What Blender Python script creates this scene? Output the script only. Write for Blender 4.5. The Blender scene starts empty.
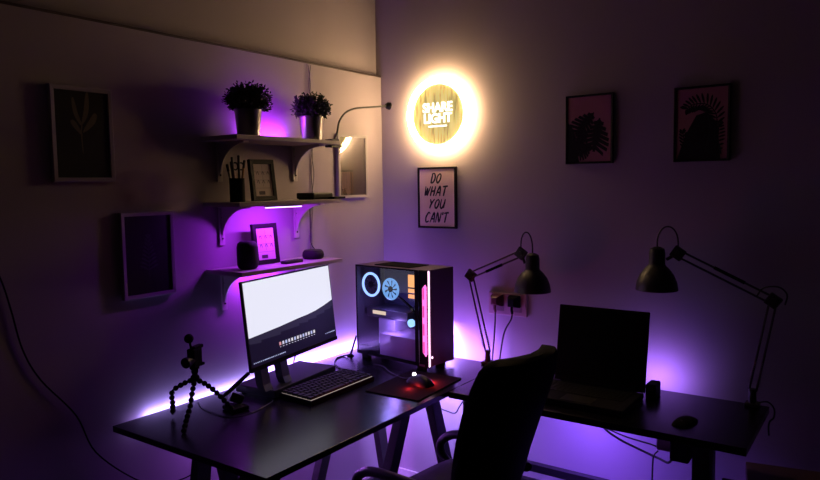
import bpy, bmesh, math, random
from mathutils import Vector, Matrix
random.seed(7)
S = bpy.context.scene
COL = S.collection
R = math.radians
V = Vector

# ------------------------------------------------------------------ materials
def lin(c):
    c /= 255.0
    return c / 12.92 if c <= 0.04045 else ((c + 0.055) / 1.055) ** 2.4
def rgb(r, g, b): return (lin(r), lin(g), lin(b), 1.0)
MATS = {}
def mat(name, col=(200, 200, 200), rough=.5, metal=0.0, spec=.5, noise=0.0, nscale=20, bump=0.0, coat=0.0):
    if name in MATS: return MATS[name]
    m = bpy.data.materials.new(name); m.use_nodes = True
    nt = m.node_tree; b = nt.nodes['Principled BSDF']
    c = rgb(*col)
    b.inputs['Base Color'].default_value = c
    b.inputs['Roughness'].default_value = rough
    b.inputs['Metallic'].default_value = metal
    b.inputs['Specular IOR Level'].default_value = spec
    b.inputs['Coat Weight'].default_value = coat
    b.inputs['Coat Roughness'].default_value = .05
    if noise or bump:
        tc = nt.nodes.new('ShaderNodeTexCoord')
        n = nt.nodes.new('ShaderNodeTexNoise'); n.inputs['Scale'].default_value = nscale
        n.inputs['Detail'].default_value = 5
        nt.links.new(tc.outputs['Object'], n.inputs['Vector'])
        if noise:
            rp = nt.nodes.new('ShaderNodeMix'); rp.data_type = 'RGBA'
            rp.inputs[6].default_value = tuple(x * (1 - noise) for x in c[:3]) + (1,)
            rp.inputs[7].default_value = tuple(min(1, x * (1 + noise)) for x in c[:3]) + (1,)
            nt.links.new(n.outputs['Fac'], rp.inputs[0]); nt.links.new(rp.outputs[2], b.inputs['Base Color'])
        if bump:
            bp = nt.nodes.new('ShaderNodeBump'); bp.inputs['Strength'].default_value = bump
            bp.inputs['Distance'].default_value = .002
            nt.links.new(n.outputs['Fac'], bp.inputs['Height']); nt.links.new(bp.outputs['Normal'], b.inputs['Normal'])
    MATS[name] = m
    return m
def emit(name, col, strength, base=(20, 20, 20)):
    if name in MATS: return MATS[name]
    m = bpy.data.materials.new(name); m.use_nodes = True
    b = m.node_tree.nodes['Principled BSDF']
    b.inputs['Base Color'].default_value = rgb(*base)
    b.inputs['Emission Color'].default_value = tuple(col) + (1,)
    b.inputs['Emission Strength'].default_value = strength
    b.inputs['Roughness'].default_value = .5; b.inputs['Specular IOR Level'].default_value = .1
    MATS[name] = m
    return m
def pane_mat(name='clear_glass', tint=(1, 1, 1), refl=1.0):
    if name in MATS: return MATS[name]
    m = bpy.data.materials.new(name); m.use_nodes = True
    nt = m.node_tree; nt.nodes.clear()
    o = nt.nodes.new('ShaderNodeOutputMaterial'); mx = nt.nodes.new('ShaderNodeMixShader')
    t = nt.nodes.new('ShaderNodeBsdfTransparent'); g = nt.nodes.new('ShaderNodeBsdfGlossy')
    t.inputs['Color'].default_value = tuple(tint) + (1,)
    g.inputs['Roughness'].default_value = .03; g.inputs['Color'].default_value = (1, 1, 1, 1)
    f = nt.nodes.new('ShaderNodeFresnel'); f.inputs['IOR'].default_value = 1.5
    mu = nt.nodes.new('ShaderNodeMath'); mu.operation = 'MULTIPLY'; mu.inputs[1].default_value = refl
    ge = nt.nodes.new('ShaderNodeNewGeometry'); fb = nt.nodes.new('ShaderNodeMath'); fb.operation = 'SUBTRACT'; fb.inputs[0].default_value = 1.0
    m2 = nt.nodes.new('ShaderNodeMath'); m2.operation = 'MULTIPLY'
    nt.links.new(ge.outputs['Backfacing'], fb.inputs[1]); nt.links.new(f.outputs[0], mu.inputs[0])
    nt.links.new(mu.outputs[0], m2.inputs[0]); nt.links.new(fb.outputs[0], m2.inputs[1]); nt.links.new(m2.outputs[0], mx.inputs[0])
    nt.links.new(t.outputs[0], mx.inputs[1]); nt.links.new(g.outputs[0], mx.inputs[2]); nt.links.new(mx.outputs[0], o.inputs[0])
    MATS[name] = m
    return m

# ------------------------------------------------------------------ mesh builder
class MB:
    """collects shapes in one bmesh; org is subtracted so that points can be given in room coordinates"""
    def __init__(s, org=(0, 0, 0)):
        s.bm = bmesh.new(); s.org = V(org); s.mi = 0
    def _v(s, p): return s.bm.verts.new(V(p) - s.org)
    def _f(s, vs):
        try:
            f = s.bm.faces.new(vs); f.material_index = s.mi; return f
        except ValueError: return None
    def box(s, c, d, rot=None, bev=0.0):
        x, y, z = (k / 2 for k in d)
        M = rot if rot is not None else Matrix.Identity(3)
        vs = [s._v(V(c) + M @ V((sx * x, sy * y, sz * z))) for sx in (-1, 1) for sy in (-1, 1) for sz in (-1, 1)]
        fs = [s._f([vs[i] for i in q]) for q in ((0, 1, 3, 2), (4, 6, 7, 5), (0, 4, 5, 1), (2, 3, 7, 6), (0, 2, 6, 4), (1, 5, 7, 3))]
        if bev:
            es = list({e for f in fs for e in f.edges})
            r = bmesh.ops.bevel(s.bm, geom=es, offset=bev, segments=2, affect='EDGES', profile=.5)
            for f in r['faces']: f.material_index = s.mi
        return s
    def bb(s, x0, x1, y0, y1, z0, z1, bev=0.0):
        return s.box(((x0 + x1) / 2, (y0 + y1) / 2, (z0 + z1) / 2), (abs(x1 - x0), abs(y1 - y0), abs(z1 - z0)), None, bev)
    def loft(s, rings, cap=True, closed=False):
        vr = [[s._v(p) for p in r] for r in rings]
        n = len(vr[0])
        pairs = list(zip(vr[:-1], vr[1:])) + ([(vr[-1], vr[0])] if closed else [])
        for a, b in pairs:
            for i in range(n):
                s._f([a[i], a[(i + 1) % n], b[(i + 1) % n], b[i]])
        if cap and not closed:
            s._f(list(reversed(vr[0]))); s._f(vr[-1])
        return s
    def tube(s, pts, r, n=8, cap=True):
        pts = [V(p) for p in pts]; rs = r if isinstance(r, (list, tuple)) else [r] * len(pts)
        rings = []; up = None
        for i, p in enumerate(pts):
            t = (pts[min(i + 1, len(pts) - 1)] - pts[max(i - 1, 0)]).normalized()
            if up is None: up = t.orthogonal().normalized()
            a = (up - t * up.dot(t))
            a = a.normalized() if a.length > 1e-5 else t.orthogonal().normalized()
            up = a; b = t.cross(a)
            rings.append([p + (a * math.cos(k * 2 * math.pi / n) + b * math.sin(k * 2 * math.pi / n)) * rs[i] for k in range(n)])
        return s.loft(rings, cap)
    def lathe(s, prof, c=(0, 0, 0), axis=(0, 0, 1), n=28, cap=True):
        ax = V(axis).normalized(); a = ax.orthogonal().normalized(); b = ax.cross(a)
        rings = [[V(c) + ax * h + (a * math.cos(k * 2 * math.pi / n) + b * math.sin(k * 2 * math.pi / n)) * max(r, 1e-4) for k in range(n)] for r, h in prof]
        return s.loft(rings, cap)
    def torus(s, c, Rm, r, axis=(0, 0, 1), n=36, m=10):
        ax = V(axis).normalized(); a = ax.orthogonal().normalized(); b = ax.cross(a)
        rings = []
        for k in range(n):
            d = a * math.cos(k * 2 * math.pi / n) + b * math.sin(k * 2 * math.pi / n)
            rings.append([V(c) + d * (Rm + r * math.cos(j * 2 * math.pi / m)) + ax * (r * math.sin(j * 2 * math.pi / m)) for j in range(m)])
        return s.loft(rings, False, True)
    def ball(s, c, r, n=12, m=8, sc=(1, 1, 1)):
        rings = [[V(c) + V((sc[0] * r * math.sin(t) * math.cos(p), sc[1] * r * math.sin(t) * math.sin(p), sc[2] * r * math.cos(t)))
                  for p in (k * 2 * math.pi / n for k in range(n))] for t in (.02 + (math.pi - .04) * j / m for j in range(m + 1))]
        rings = [list(reversed(q)) for q in rings]
        return s.loft(rings)
    def poly(s, pts, ext=None):
        """planar polygon, optionally extruded by vector ext"""
        a = [s._v(p) for p in pts]
        if ext is None: s._f(a); return s
        b = [s._v(V(p) + V(ext)) for p in pts]
        s._f(list(reversed(a))); s._f(b)
        for i in range(len(a)): s._f([a[i], a[(i + 1) % len(a)], b[(i + 1) % len(a)], b[i]])
        return s
    def build(s, name, mats, parent=None, smooth=False, loc=None, rot=None, recalc=True):
        if recalc: bmesh.ops.recalc_face_normals(s.bm, faces=s.bm.faces)
        me = bpy.data.meshes.new(name); s.bm.to_mesh(me); s.bm.free()
        for m in (mats if isinstance(mats, (list, tuple)) else [mats]): me.materials.append(m)
        o = bpy.data.objects.new(name, me); COL.objects.link(o)
        if smooth:
            for p in me.polygons: p.use_smooth = True
            try: me.set_sharp_from_angle(angle=R(40))
            except Exception: pass
        if parent is not None: o.parent = parent
        elif loc is None: o.location = s.org
        if loc is not None: o.location = loc
        if rot is not None: o.rotation_euler = rot
        return o
def tag(o, label=None, cat=None, group=None, kind=None):
    if label: o['label'] = label
    if cat: o['category'] = cat
    if group: o['group'] = group
    if kind: o['kind'] = kind
    return o
def thing(name, loc, rz=0.0, label=None, cat=None, group=None):
    e = bpy.data.objects.new(name, None); COL.objects.link(e)
    e.location = loc; e.rotation_euler = (0, 0, rz); e.empty_display_size = .05
    return tag(e, label, cat, group)
def copy_tree(o, parent=None):
    c = o.copy(); COL.objects.link(c)
    if parent is not None: c.parent = parent
    for ch in list(o.children): copy_tree(ch, c)
    return c
def bez(p0, p1, p2, p3, n=14):
    p0, p1, p2, p3 = map(V, (p0, p1, p2, p3)); out = []
    for i in range(n + 1):
        t = i / n; u = 1 - t
        out.append(p0 * u ** 3 + p1 * 3 * u * u * t + p2 * 3 * u * t * t + p3 * t ** 3)
    return out
def smoothpath(pts, n=6):
    pts = [V(p) for p in pts]; out = []
    for i in range(len(pts) - 1):
        p0 = pts[max(i - 1, 0)]; p1 = pts[i]; p2 = pts[i + 1]; p3 = pts[min(i + 2, len(pts) - 1)]
        for k in range(n):
            t = k / n
            out.append(.5 * ((2 * p1) + (p2 - p0) * t + (2 * p0 - 5 * p1 + 4 * p2 - p3) * t * t + (3 * p1 - p0 - 3 * p2 + p3) * t ** 3))
    out.append(pts[-1])
    return out
def rotz(a): return Matrix.Rotation(a, 3, 'Z')
def rotx(a): return Matrix.Rotation(a, 3, 'X')
def roty(a): return Matrix.Rotation(a, 3, 'Y')

WALL = mat('white_wall_paint', (162, 152, 160), .85, spec=.15, noise=.02, nscale=6, bump=.05)
FLOOR = mat('grey_floor', (74, 68, 66), .5, noise=.1, nscale=5)
CEIL = mat('ceiling_paint', (120, 116, 120), .9, spec=.1)
DESK = mat('black_brown_desk_foil', (15, 13, 16), .24, spec=.32, noise=.12, nscale=30)
LEGM = mat('black_painted_trestle', (20, 18, 20), .5)
BLK = mat('black_plastic', (11, 11, 12), .5, spec=.3)
BLKM = mat('matte_black_plastic', (8, 8, 9), .85, spec=.15)
DMET = mat('dark_grey_metal', (34, 33, 34), .4, metal=.3)
LAMPM = mat('dark_grey_lamp_enamel', (38, 36, 36), .45, spec=.5)
SHELFM = mat('white_shelf_foil', (158, 148, 150), .5, spec=.3)
BRKM = mat('white_bracket_steel', (190, 184, 184), .45)
WFRAME = mat('white_picture_frame', (158, 152, 155), .5, spec=.3)
BFRAME = mat('black_picture_frame', (11, 9, 11), .55, spec=.25)
FAB = mat('black_chair_fabric', (12, 11, 12), .9, spec=.2, noise=.25, nscale=160, bump=.3)
SEATM = mat('dark_grey_chair_seat_fabric', (38, 36, 40), .85, spec=.25, noise=.2, nscale=160, bump=.3)
CABLE = mat('black_cable_rubber', (16, 15, 17), .5)
GREYCAB = mat('grey_cable_rubber', (96, 92, 98), .5)
STEEL = mat('brushed_steel_pot', (150, 145, 148), .28, metal=1.0)
LEAF = mat('dark_green_leaf', (42, 58, 36), .6, spec=.3, noise=.4, nscale=30)
SOIL = mat('potting_soil', (40, 30, 24), .95)
PAPERW = mat('white_print_paper', (205, 190, 185), .6)
GLASS = pane_mat()

# ------------------------------------------------------------------ setting
def struct(name, x0, x1, y0, y1, z0, z1, m):
    return tag(MB((x0, y0, z0)).bb(x0, x1, y0, y1, z0, z1).build(name, m), kind='structure')
X0, Y0, ZC = -3.9, -3.5, 2.75
struct('floor', X0, .2, Y0, .2, -.1, 0, FLOOR)
struct('ceiling', X0, .2, Y0, .2, ZC, ZC + .1, CEIL)
b = MB((X0, 0, 0)); b.bb(X0, 0, 0, .15, 0, 2.045); b.bb(X0, 0, .028, .15, 2.045, ZC)
tag(b.build('wall_left', WALL), kind='structure')
struct('wall_right', 0, .15, Y0, .15, 0, ZC, WALL)
WALL2 = mat('unseen_wall_bounce_cut_grey', (62, 56, 68), .85, spec=.15)  # unseen walls, coloured dark to cut the light bouncing back
struct('wall_back', X0, 0, Y0 - .1, Y0, 0, ZC, WALL2)
struct('wall_side', X0 - .1, X0, Y0, .15, 0, ZC, WALL2)
LEDGE_SHADE = mat('ledge_shadow_brown', (60, 46, 44), .6)  # dark strip stands in for the shadow line at the wall ledge
tag(MB((X0, 0, 2.045)).bb(X0, -.004, -.004, .027, 2.045, 2.053).build('ledge_shadow_1', LEDGE_SHADE), kind='structure')
SKIRT = mat('white_skirting', (205, 200, 200), .5)
struct('baseboard_left', X0, -.013, -.012, -.001, 0, .07, SKIRT)
struct('baseboard_right', -.012, -.001, Y0, -.001, 0, .07, SKIRT)

# ------------------------------------------------------------------ desks
ZD = .735; T = .020
def slanted_leg(p0, p1, w, d):
    """square-section leg from top p0 to foot p1, w along x, d along y, cut level at both ends"""
    m = MB()
    m.loft([[(p[0] - w / 2, p[1] - d / 2, p[2]), (p[0] + w / 2, p[1] - d / 2, p[2]), (p[0] + w / 2, p[1] + d / 2, p[2]), (p[0] - w / 2, p[1] + d / 2, p[2])] for p in (p1, p0)])
    return m
DX0, DX1, DY0, DY1 = -1.512, -.15, -.755, -.026
desk = thing('desk', (0, 0, 0), 0, 'long black-brown desk carrying the lit monitor and the glowing computer', 'desk')
MB().bb(DX0, DX1, DY0, DY1, ZD - T, ZD, .0008).build('tabletop', DESK, desk)
def trestle(xa, ys, front, back, shift=0.0):
    """front and back: (half spread at the top, slope) of the left and of the right leg; shift moves the rear pair along the desk"""
    for y, pr, sh in ((ys[0], front, 0), (ys[1], back, shift)):
        for sx, (w_, s_) in zip((-1, 1), pr):
            slanted_leg((xa + sh + sx * w_, y, ZD - T - .03), (xa + sh + sx * (w_ + s_ * .68), y, 0), .055, .034).build('leg', LEGM, desk)
        MB().bb(xa + sh - pr[0][0] - .03, xa + sh + pr[1][0] + .03, y - .02, y + .02, ZD - T - .03, ZD - T).build('trestle_beam', LEGM, desk)
        zc = .12; t = (ZD - T - .03 - zc) / (ZD - T - .03) * .68
        MB().bb(xa + sh - pr[0][0] - pr[0][1] * t, xa + sh + pr[1][0] + pr[1][1] * t, y - .009, y + .009, zc - .02, zc + .02).build('crossbar', LEGM, desk)
trestle(-1.325, (-.52, -.29), ((.032, .15), (.032, .10)), ((.032, .15), (.032, .22)))
trestle(-.715, (-.68, -.14), ((.075, .44), (.118, .33)), ((.075, .40), (.118, .20)), .29)

side = thing('side_desk', (0, 0, 0), 0, 'smaller black desk under the switched-off laptop, along the plain wall', 'desk')
T2 = .024
SX0, SX1, SY0, SY1 = -.60, -.15, -1.775, -.757
MB().bb(SX0, SX1, SY0, SY1, ZD - T2, ZD, .002).build('tabletop', DESK, side)
for x, ys in ((-.50, (-1.635, -.80)), (-.19, (-1.585, -.80))):
    for y in ys:
        slanted_leg((x, y, ZD - T2 - .03), (x, y, 0), .05, .05).build('leg', LEGM, side)
for y in (-1.61, -.80):
    MB().bb(-.525, -.165, y - .025, y + .025, ZD - T2 - .03, ZD - T2).build('side_rail', LEGM, side)
for z in (.335, .262):
    MB().bb(-.205, -.175, -1.56, -.825, z - .016, z + .016).build('stretcher', LEGM, side)

# ------------------------------------------------------------------ shelves
def make_shelf():
    r = thing('wall_shelf', (-.825, 0, 1.70), 0)
    MB().bb(-.275, .275, -.205, -.002, -.016, 0, .0015).build('board', SHELFM, r)
    for x in (-.195, .205):
        m = MB()
        m.bb(x - .012, x + .012, -.010, -.002, -.165, -.016)
        m.bb(x - .012, x + .012, -.16, -.002, -.024, -.016)
        # curved web between wall leg and arm
        pr = [(x - .003, -.010, -.155)] + [(x - .003, -.010 - .14 * (1 - math.cos(t)), -.155 + .131 * math.sin(t)) for t in (k * math.pi / 2 / 8 for k in range(1, 9))] + [(x - .003, -.010, -.024)]
        m.poly(pr, (.006, 0, 0))
        o = m.build('bracket', BRKM, r)
        for z in (-.06, -.14): MB().lathe([(.004, 0), (.004, .002), (.001, .003)], (x, -.010, z), (0, -1, 0), 10).build('screw', DMET, o)
    return r
sh = make_shelf()
tag(sh, 'topmost white wall shelf, holding two potted plants', 'shelf', 'bracketed wall shelves')
s2 = copy_tree(sh); s2.location.z = 1.458
tag(s2, 'middle white wall shelf, holding the pen cup and a black frame', 'shelf')
s3 = copy_tree(sh); s3.location.z = 1.207
tag(s3, 'lowest white wall shelf, holding the round speakers just above the monitor', 'shelf')
Z1, Z2, Z3 = 1.70, 1.458, 1.207

# ------------------------------------------------------------------ plants
def make_plant(loc, seed, label, dens, rad):
    rnd = random.Random(seed)
    r = thing('potted_plant', loc, 0, label, 'plant', 'bushy plants in steel pots')
    MB().lathe([(.0, .003), (.039, .003), (.040, 0), (.042, 0), (.0505, .096), (.052, .098), (.052, .104), (.049, .104), (.0475, .085), (.0, .085)], n=36, cap=False).build('pot', STEEL, r, True)
    MB().lathe([(.0, .088), (.0435, .087), (.0435, .0855), (0, .0855)], n=20, cap=False).build('soil', SOIL, r)
    m = MB()
    for i in range(dens):
        th = rnd.uniform(0, 2 * math.pi); ph = math.acos(rnd.uniform(-.55, 1))
        d = V((math.sin(ph) * math.cos(th), math.sin(ph) * math.sin(th), math.cos(ph)))
        L = rad * rnd.uniform(.66, 1.03)
        c = V((0, 0, .134)); tip = c + V((d.x * L, d.y * L, d.z * L * .80))
        base = V((d.x * .02, d.y * .02, .10))
        mid = (base + tip) / 2 + V((0, 0, .012))
        m.tube([base, mid, tip], [.0012, .001, .0007], 4)
        for k in range(9):
            t = .35 + .65 * k / 8
            p = base.lerp(mid, t * 2) if t < .5 else mid.lerp(tip, t * 2 - 1)
            a = V((rnd.uniform(-1, 1), rnd.uniform(-1, 1), rnd.uniform(-.3, 1))).normalized()
            q = (a + d * .8).normalized(); w = q.cross(V((rnd.random(), rnd.random(), rnd.random()))).normalized() * rnd.uniform(.0022, .0038)
            l = rnd.uniform(.009, .017)
            m.poly([p, p + q * l * .5 + w, p + q * l, p + q * l * .5 - w])
    m.build('foliage', LEAF, r, recalc=False)
make_plant((-.953, -.10, Z1), 3, 'fuller bushy green plant in a steel pot, over the pen cup', 420, .090)
make_plant((-.610, -.10, Z1), 5, 'smaller bushy green plant in a steel pot, beside the gooseneck lamp', 360, .083)

# ------------------------------------------------------------------ framed pictures on the walls
def frame_ring(w, h, fw, d, m=None):
    m = m or MB()
    prof = lambda dx, dz: [(-w / 2 + dx, 0, dz), (w / 2 - dx, 0, dz), (w / 2 - dx, 0, h - dz), (-w / 2 + dx, 0, h - dz)]
    def ring(ins, y): return [(p[0], y, p[2]) for p in prof(ins, ins)]
    m.loft([ring(0, 0), ring(0, -d), ring(fw * .15, -d - .001), ring(fw, -d * .98), ring(fw, -d * .35), ring(fw, 0)], False, True)
    return m
def picture(name, label, cat, loc, rz, w, h, fw, d, fm, art, group=None, lean=0.0, glass=True, refl=1.0):
    r = thing(name, loc, rz, label, cat, group)
    r.rotation_euler = (-lean, 0, rz)
    frame_ring(w, h, fw, d).build('frame', fm, r)
    iw, ih = w - 2 * fw, h - 2 * fw
    m = MB(); m.bb(-w / 2 + fw + .0002, w / 2 - fw - .0002, -d * .70, -.001, fw + .0002, h - fw - .0002)
    mats = art(m, iw, ih, fw, -d * .70 - .0004)
    m.build('print', mats, r, recalc=False)
    if glass:
        MB().bb(-w / 2 + fw + .0003, w / 2 - fw - .0003, -d * .93, -d * .88, fw + .0003, h - fw - .0003).build('glass_pane', pane_mat('pane_%g' % refl, refl=refl), r)
    return r
def stroke(m, pts, wd, y, taper=.5):
    """flat brush stroke through 2D points (x, z)"""
    P = smoothpath([(p[0], 0, p[1]) for p in pts], 5); n = len(P)
    for i in range(n - 1):
        t = (P[min(i + 1, n - 1)] - P[max(i - 1, 0)]).normalized(); t2 = (P[min(i + 2, n - 1)] - P[i]).normalized()
        w1 = wd * (1 - taper * abs(2 * i / n - 1) ** 2) / 2; w2 = wd * (1 - taper * abs(2 * (i + 1) / n - 1) ** 2) / 2
        a = V((-t.z, 0, t.x)) * w1; b2 = V((-t2.z, 0, t2.x)) * w2
        off = V((0, y, 0))
        m.poly([P[i] + a + off, P[i + 1] + b2 + off, P[i + 1] - b2 + off, P[i] - a + off])
BOT = mat('faded_botanical_green', (112, 100, 78), .7)
BOT2 = mat('dim_botanical_blue_grey', (64, 66, 72), .7)
DARKP = mat('black_print_paper', (14, 15, 17), .5)
def art_flower(m, iw, ih, fw, y):
    m.mi = 1
    cx, cz = 0, fw + ih * .55
    stroke(m, [(cx - .002, fw + ih * .28), (cx - .004, cz), (cx + .006, cz + ih * .2)], .004, y)
    for sx, dx, dz, w in ((-1, .035, .03, .016), (1, .045, .055, .02), (-1, .028, .10, .014), (1, .02, .12, .016)):
        stroke(m, [(cx, cz - .03 + dz * .4), (cx + sx * dx * .7, cz + dz * .5), (cx + sx * dx, cz + dz)], w, y, 1.0)
    return [DARKP, BOT]
def art_fern(m, iw, ih, fw, y):
    m.mi = 1
    for k in range(9):
        z = fw + ih * (.3 + .05 * k); l = .035 * (1 - k / 11)
        for sx in (-1, 1):
            stroke(m, [(0, z), (sx * l * .6, z + .012), (sx * l, z + .016)], .007, y, 1.0)
    stroke(m, [(0, fw + ih * .2), (0, fw + ih * .78)], .003, y)
    return [DARKP, BOT2]
PINKP = mat('dusty_pink_print_paper', (190, 128, 140), .6, noise=.12, nscale=12)
LEAFP = mat('black_green_leaf_ink', (13, 19, 17), .6)
LEAFP2 = mat('dim_green_leaf_ink', (34, 44, 40), .6)
def leaf_monstera(m, cx, cz, s, ang, y):
    ca, sa = math.cos(ang), math.sin(ang)
    T2 = lambda u, v: V((cx + (u * ca - v * sa) * s, y, cz + (u * sa + v * ca) * s))
    W = [0, .36, .47, .50, .47, .40, .30, .18, 0]
    # lobes separated by slits on both sides of the midrib
    for sx in (-1, 1):
        for k in range(7):
            v0 = -.45 + k * .155; v1 = v0 + .134
            w0, w1 = W[k + 1], W[min(k + 1, 8)]
            dz = .16 * (1 - k / 7)
            m.poly([T2(0, v0 + .05), T2(sx * w0 * .55, v0 - dz * .35), T2(sx * w0, v0 - dz), T2(sx * w1 * 1.02, v1 - dz * 1.1), T2(sx * w1 * .5, v1 - dz * .3), T2(0, v1 + .09)][::sx])
    m.poly([T2(-.05, -.5), T2(.05, -.5), T2(.03, .72), T2(-.03, .72)])
def art_monstera(m, iw, ih, fw, y):
    b0 = fw
    m.mi = 1
    leaf_monstera(m, .030, b0 + ih * .36, .112, -.18, y)
    leaf_monstera(m, -.026, b0 + ih * .56, .095, -.75, y - .0004)
    leaf_monstera(m, -.042, b0 + ih * .28, .085, -.3, y - .0008)
    leaf_monstera(m, -.022, b0 + ih * .17, .062, -.9, y - .001)
    m.poly([V((-iw / 2, y - .001, b0)), V((-iw / 2 + .05, y - .001, b0)), V((-iw / 2 + .028, y - .001, b0 + ih * .5)), V((-iw / 2, y - .001, b0 + ih * .62))])
    m.mi = 2
    stroke(m, [(.028, b0 + ih * .2), (.03, b0 + ih * .6)], .0025, y - .0014)
    return [PINKP, LEAFP, LEAFP2]
def frond(m, P0, n, l, y, a0, a1, wd=.008):
    """spine through P0, straight blades on both sides"""
    P = smoothpath([(p[0], 0, p[1]) for p in P0], n)
    N = len(P)
    stroke(m, P0, .004, y, .3)
    for i in range(1, N, 1):
        t = (P[i] - P[i - 1]).normalized(); nr = V((-t.z, 0, t.x)); f = i / N
        L = l * (.55 + .45 * math.sin(math.pi * min(1, f * 1.15)))
        for sx, a in ((-1, a0), (1, a1)):
            d = nr * sx * math.sin(a) + t * math.cos(a)
            q = P[i] + d * L
            stroke(m, [(P[i].x, P[i].z), (P[i].x + d.x * L * .5, P[i].z + d.z * L * .5), (q.x, q.z)], wd, y - .0001 * (i % 3), 1.0)
def art_palm(m, iw, ih, fw, y):
    m.mi = 1; b0 = fw; hw = iw / 2
    cl = lambda x, z: (max(-hw * .97, min(hw * .97, x)), z)
    frond(m, [(.055, b0 + ih * .40), (.05, b0 + ih * .62), (.02, b0 + ih * .76), (-.025, b0 + ih * .78), (-.055, b0 + ih * .72)], 4, .042, y, R(55), R(60))
    frond(m, [(-.05, b0 + ih * .02), (-.058, b0 + ih * .22), (-.066, b0 + ih * .40)], 4, .026, y - .0004, R(40), R(40), .007)
    frond(m, [(.052, b0 + ih * .04), (.058, b0 + ih * .3), (.06, b0 + ih * .5)], 5, .026, y - .0006, R(70), R(60), .007)
    m.poly([V((-hw * .95, y - .001, b0)), V((hw * .75, y - .001, b0)), V((hw * .62, y - .001, b0 + ih * .5)), V((hw * .2, y - .001, b0 + ih * .66)), V((-hw * .2, y - .001, b0 + ih * .62)), V((-hw * .62, y - .001, b0 + ih * .35))])
    m.mi = 2
    stroke(m, [(.01, b0 + ih * .05), (.03, b0 + ih * .4), (.02, b0 + ih * .62)], .004, y - .0014)
    stroke(m, [(.07, b0 + ih * .06), (.062, b0 + ih * .2)], .006, y - .0014)
    return [PINKP, LEAFP, LEAFP2]
INK = mat('black_brush_ink', (22, 14, 20), .7)
QUOTEP = mat('cream_quote_paper', (246, 214, 204), .6)
GL = {  # brush capitals in a unit box: list of strokes
 'D': [[(.2, 1), (.12, 0)], [(.02, .93), (.6, .95), (.85, .5), (.55, .08), (.05, .02)]],
 'O': [[(.62, .95), (.2, .75), (.08, .3), (.4, .02), (.8, .35), (.82, .8), (.45, .98)]],
 'W': [[(.0, 1), (.12, .05), (.45, .8), (.52, .04), (1.0, 1)]],
 'H': [[(.2, 1), (.08, 0)], [(.85, 1), (.72, 0)], [(.1, .45), (.82, .55)]],
 'A': [[(.0, 0), (.6, 1), (.85, 0)], [(.15, .34), (.8, .38)]],
 'T': [[(.0, .93), (1.0, 1)], [(.55, .97), (.42, 0)]],
 'Y': [[(.05, 1), (.4, .5)], [(.95, 1), (.4, .5), (.2, 0)]],
 'U': [[(.12, 1), (.08, .3), (.4, .02), (.75, .35), (.9, 1)], [(.9, 1), (.8, .05)]],
 'C': [[(.9, .85), (.55, 1), (.1, .5), (.3, .03), (.85, .15)]],
 'N': [[(.02, 0), (.18, 1), (.75, .05), (.95, 1)]],
 "'": [[(.5, 1.05), (.38, .75)]]}
def art_quote(m, iw, ih, fw, y):
    m.mi = 1
    rows = (('DO', .84, .17, .062, 0), ('WHAT', .615, .17, .128, -.002), ('YOU', .395, .165, .092, .004), ("CAN'T", .155, .175, .132, 0))
    for txt, zc, hh, width, dx in rows:
        n = sum(.35 if ch == "'" else 1 for ch in txt); cw = width / n; x = -width / 2 + dx
        for ch in txt:
            k = .35 if ch == "'" else 1
            for st in GL[ch]:
                pts = [(x + p[0] * cw * k * .86 + (p[1] - .5) * .010, fw + ih * (zc - hh / 2 + p[1] * hh)) for p in st]
                stroke(m, pts, .0085, y, .45)
            x += cw * k
    return [QUOTEP, INK]
picture('picture_frame', 'white-framed dark botanical picture highest on the shelf wall, far from the shelves', 'picture', (-1.554, -.001, 1.537), 0, .20, .295, .013, .018, WFRAME, art_flower, 'white framed prints', lean=0)
picture('picture_frame', 'white-framed dark picture on the shelf wall, lower than its neighbour and nearer the shelves', 'picture', (-1.342, -.001, 1.140), 0, .202, .293, .013, .018, WFRAME, art_fern, 'white framed prints')
MIRP = mat('dark_olive_print_paper', (58, 46, 34), .45)
MIRP2 = mat('dim_brown_line_ink', (92, 66, 48), .6)
def art_portrait(m, iw, ih, fw, y):
    m.mi = 1
    b0 = fw
    m.poly([V((-iw * .42, y, b0 + ih * .03)), V((.0, y, b0 + ih * .03)), V((.0, y, b0 + ih * .4)), V((-iw * .42, y, b0 + ih * .4))])
    for k in range(5):
        stroke(m, [(-.02 + .012 * k, b0 + ih * .44), (-.03 + .016 * k, b0 + ih * .55), (-.012 + .012 * k, b0 + ih * .62)], .003, y)
    m.mi = 2
    for k in range(4):
        x = -iw * .36 + k * iw * .1
        stroke(m, [(x, b0 + ih * .05), (x, b0 + ih * .38)], .004, y - .0006)
    return [MIRP, MIRP2, DARKP]
picture('picture_frame', 'white-framed glossy picture beside the shelves, reflecting the round lit sign', 'picture', (-.244, -.001, 1.455), 0, .212, .298, .014, .016, WFRAME, art_portrait, 'white framed prints', refl=2.2)
picture('poster_frame', 'black-framed hand-lettered quote poster below the round lit sign', 'poster', (-.001, -.331, 1.305), R(-90), .215, .29, .009, .013, BFRAME, art_quote)
picture('poster_frame', 'black-framed poster of a dark monstera leaf on pink, above the laptop', 'poster', (-.001, -1.076, 1.588), R(-90), .198, .280, .008, .016, BFRAME, art_monstera, 'leaf posters')
picture('poster_frame', 'black-framed poster of dark palm fronds on pink, farthest from the lit sign', 'poster', (-.001, -1.507, 1.584), R(-90), .196, .278, .008, .016, BFRAME, art_palm, 'leaf posters')

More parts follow.
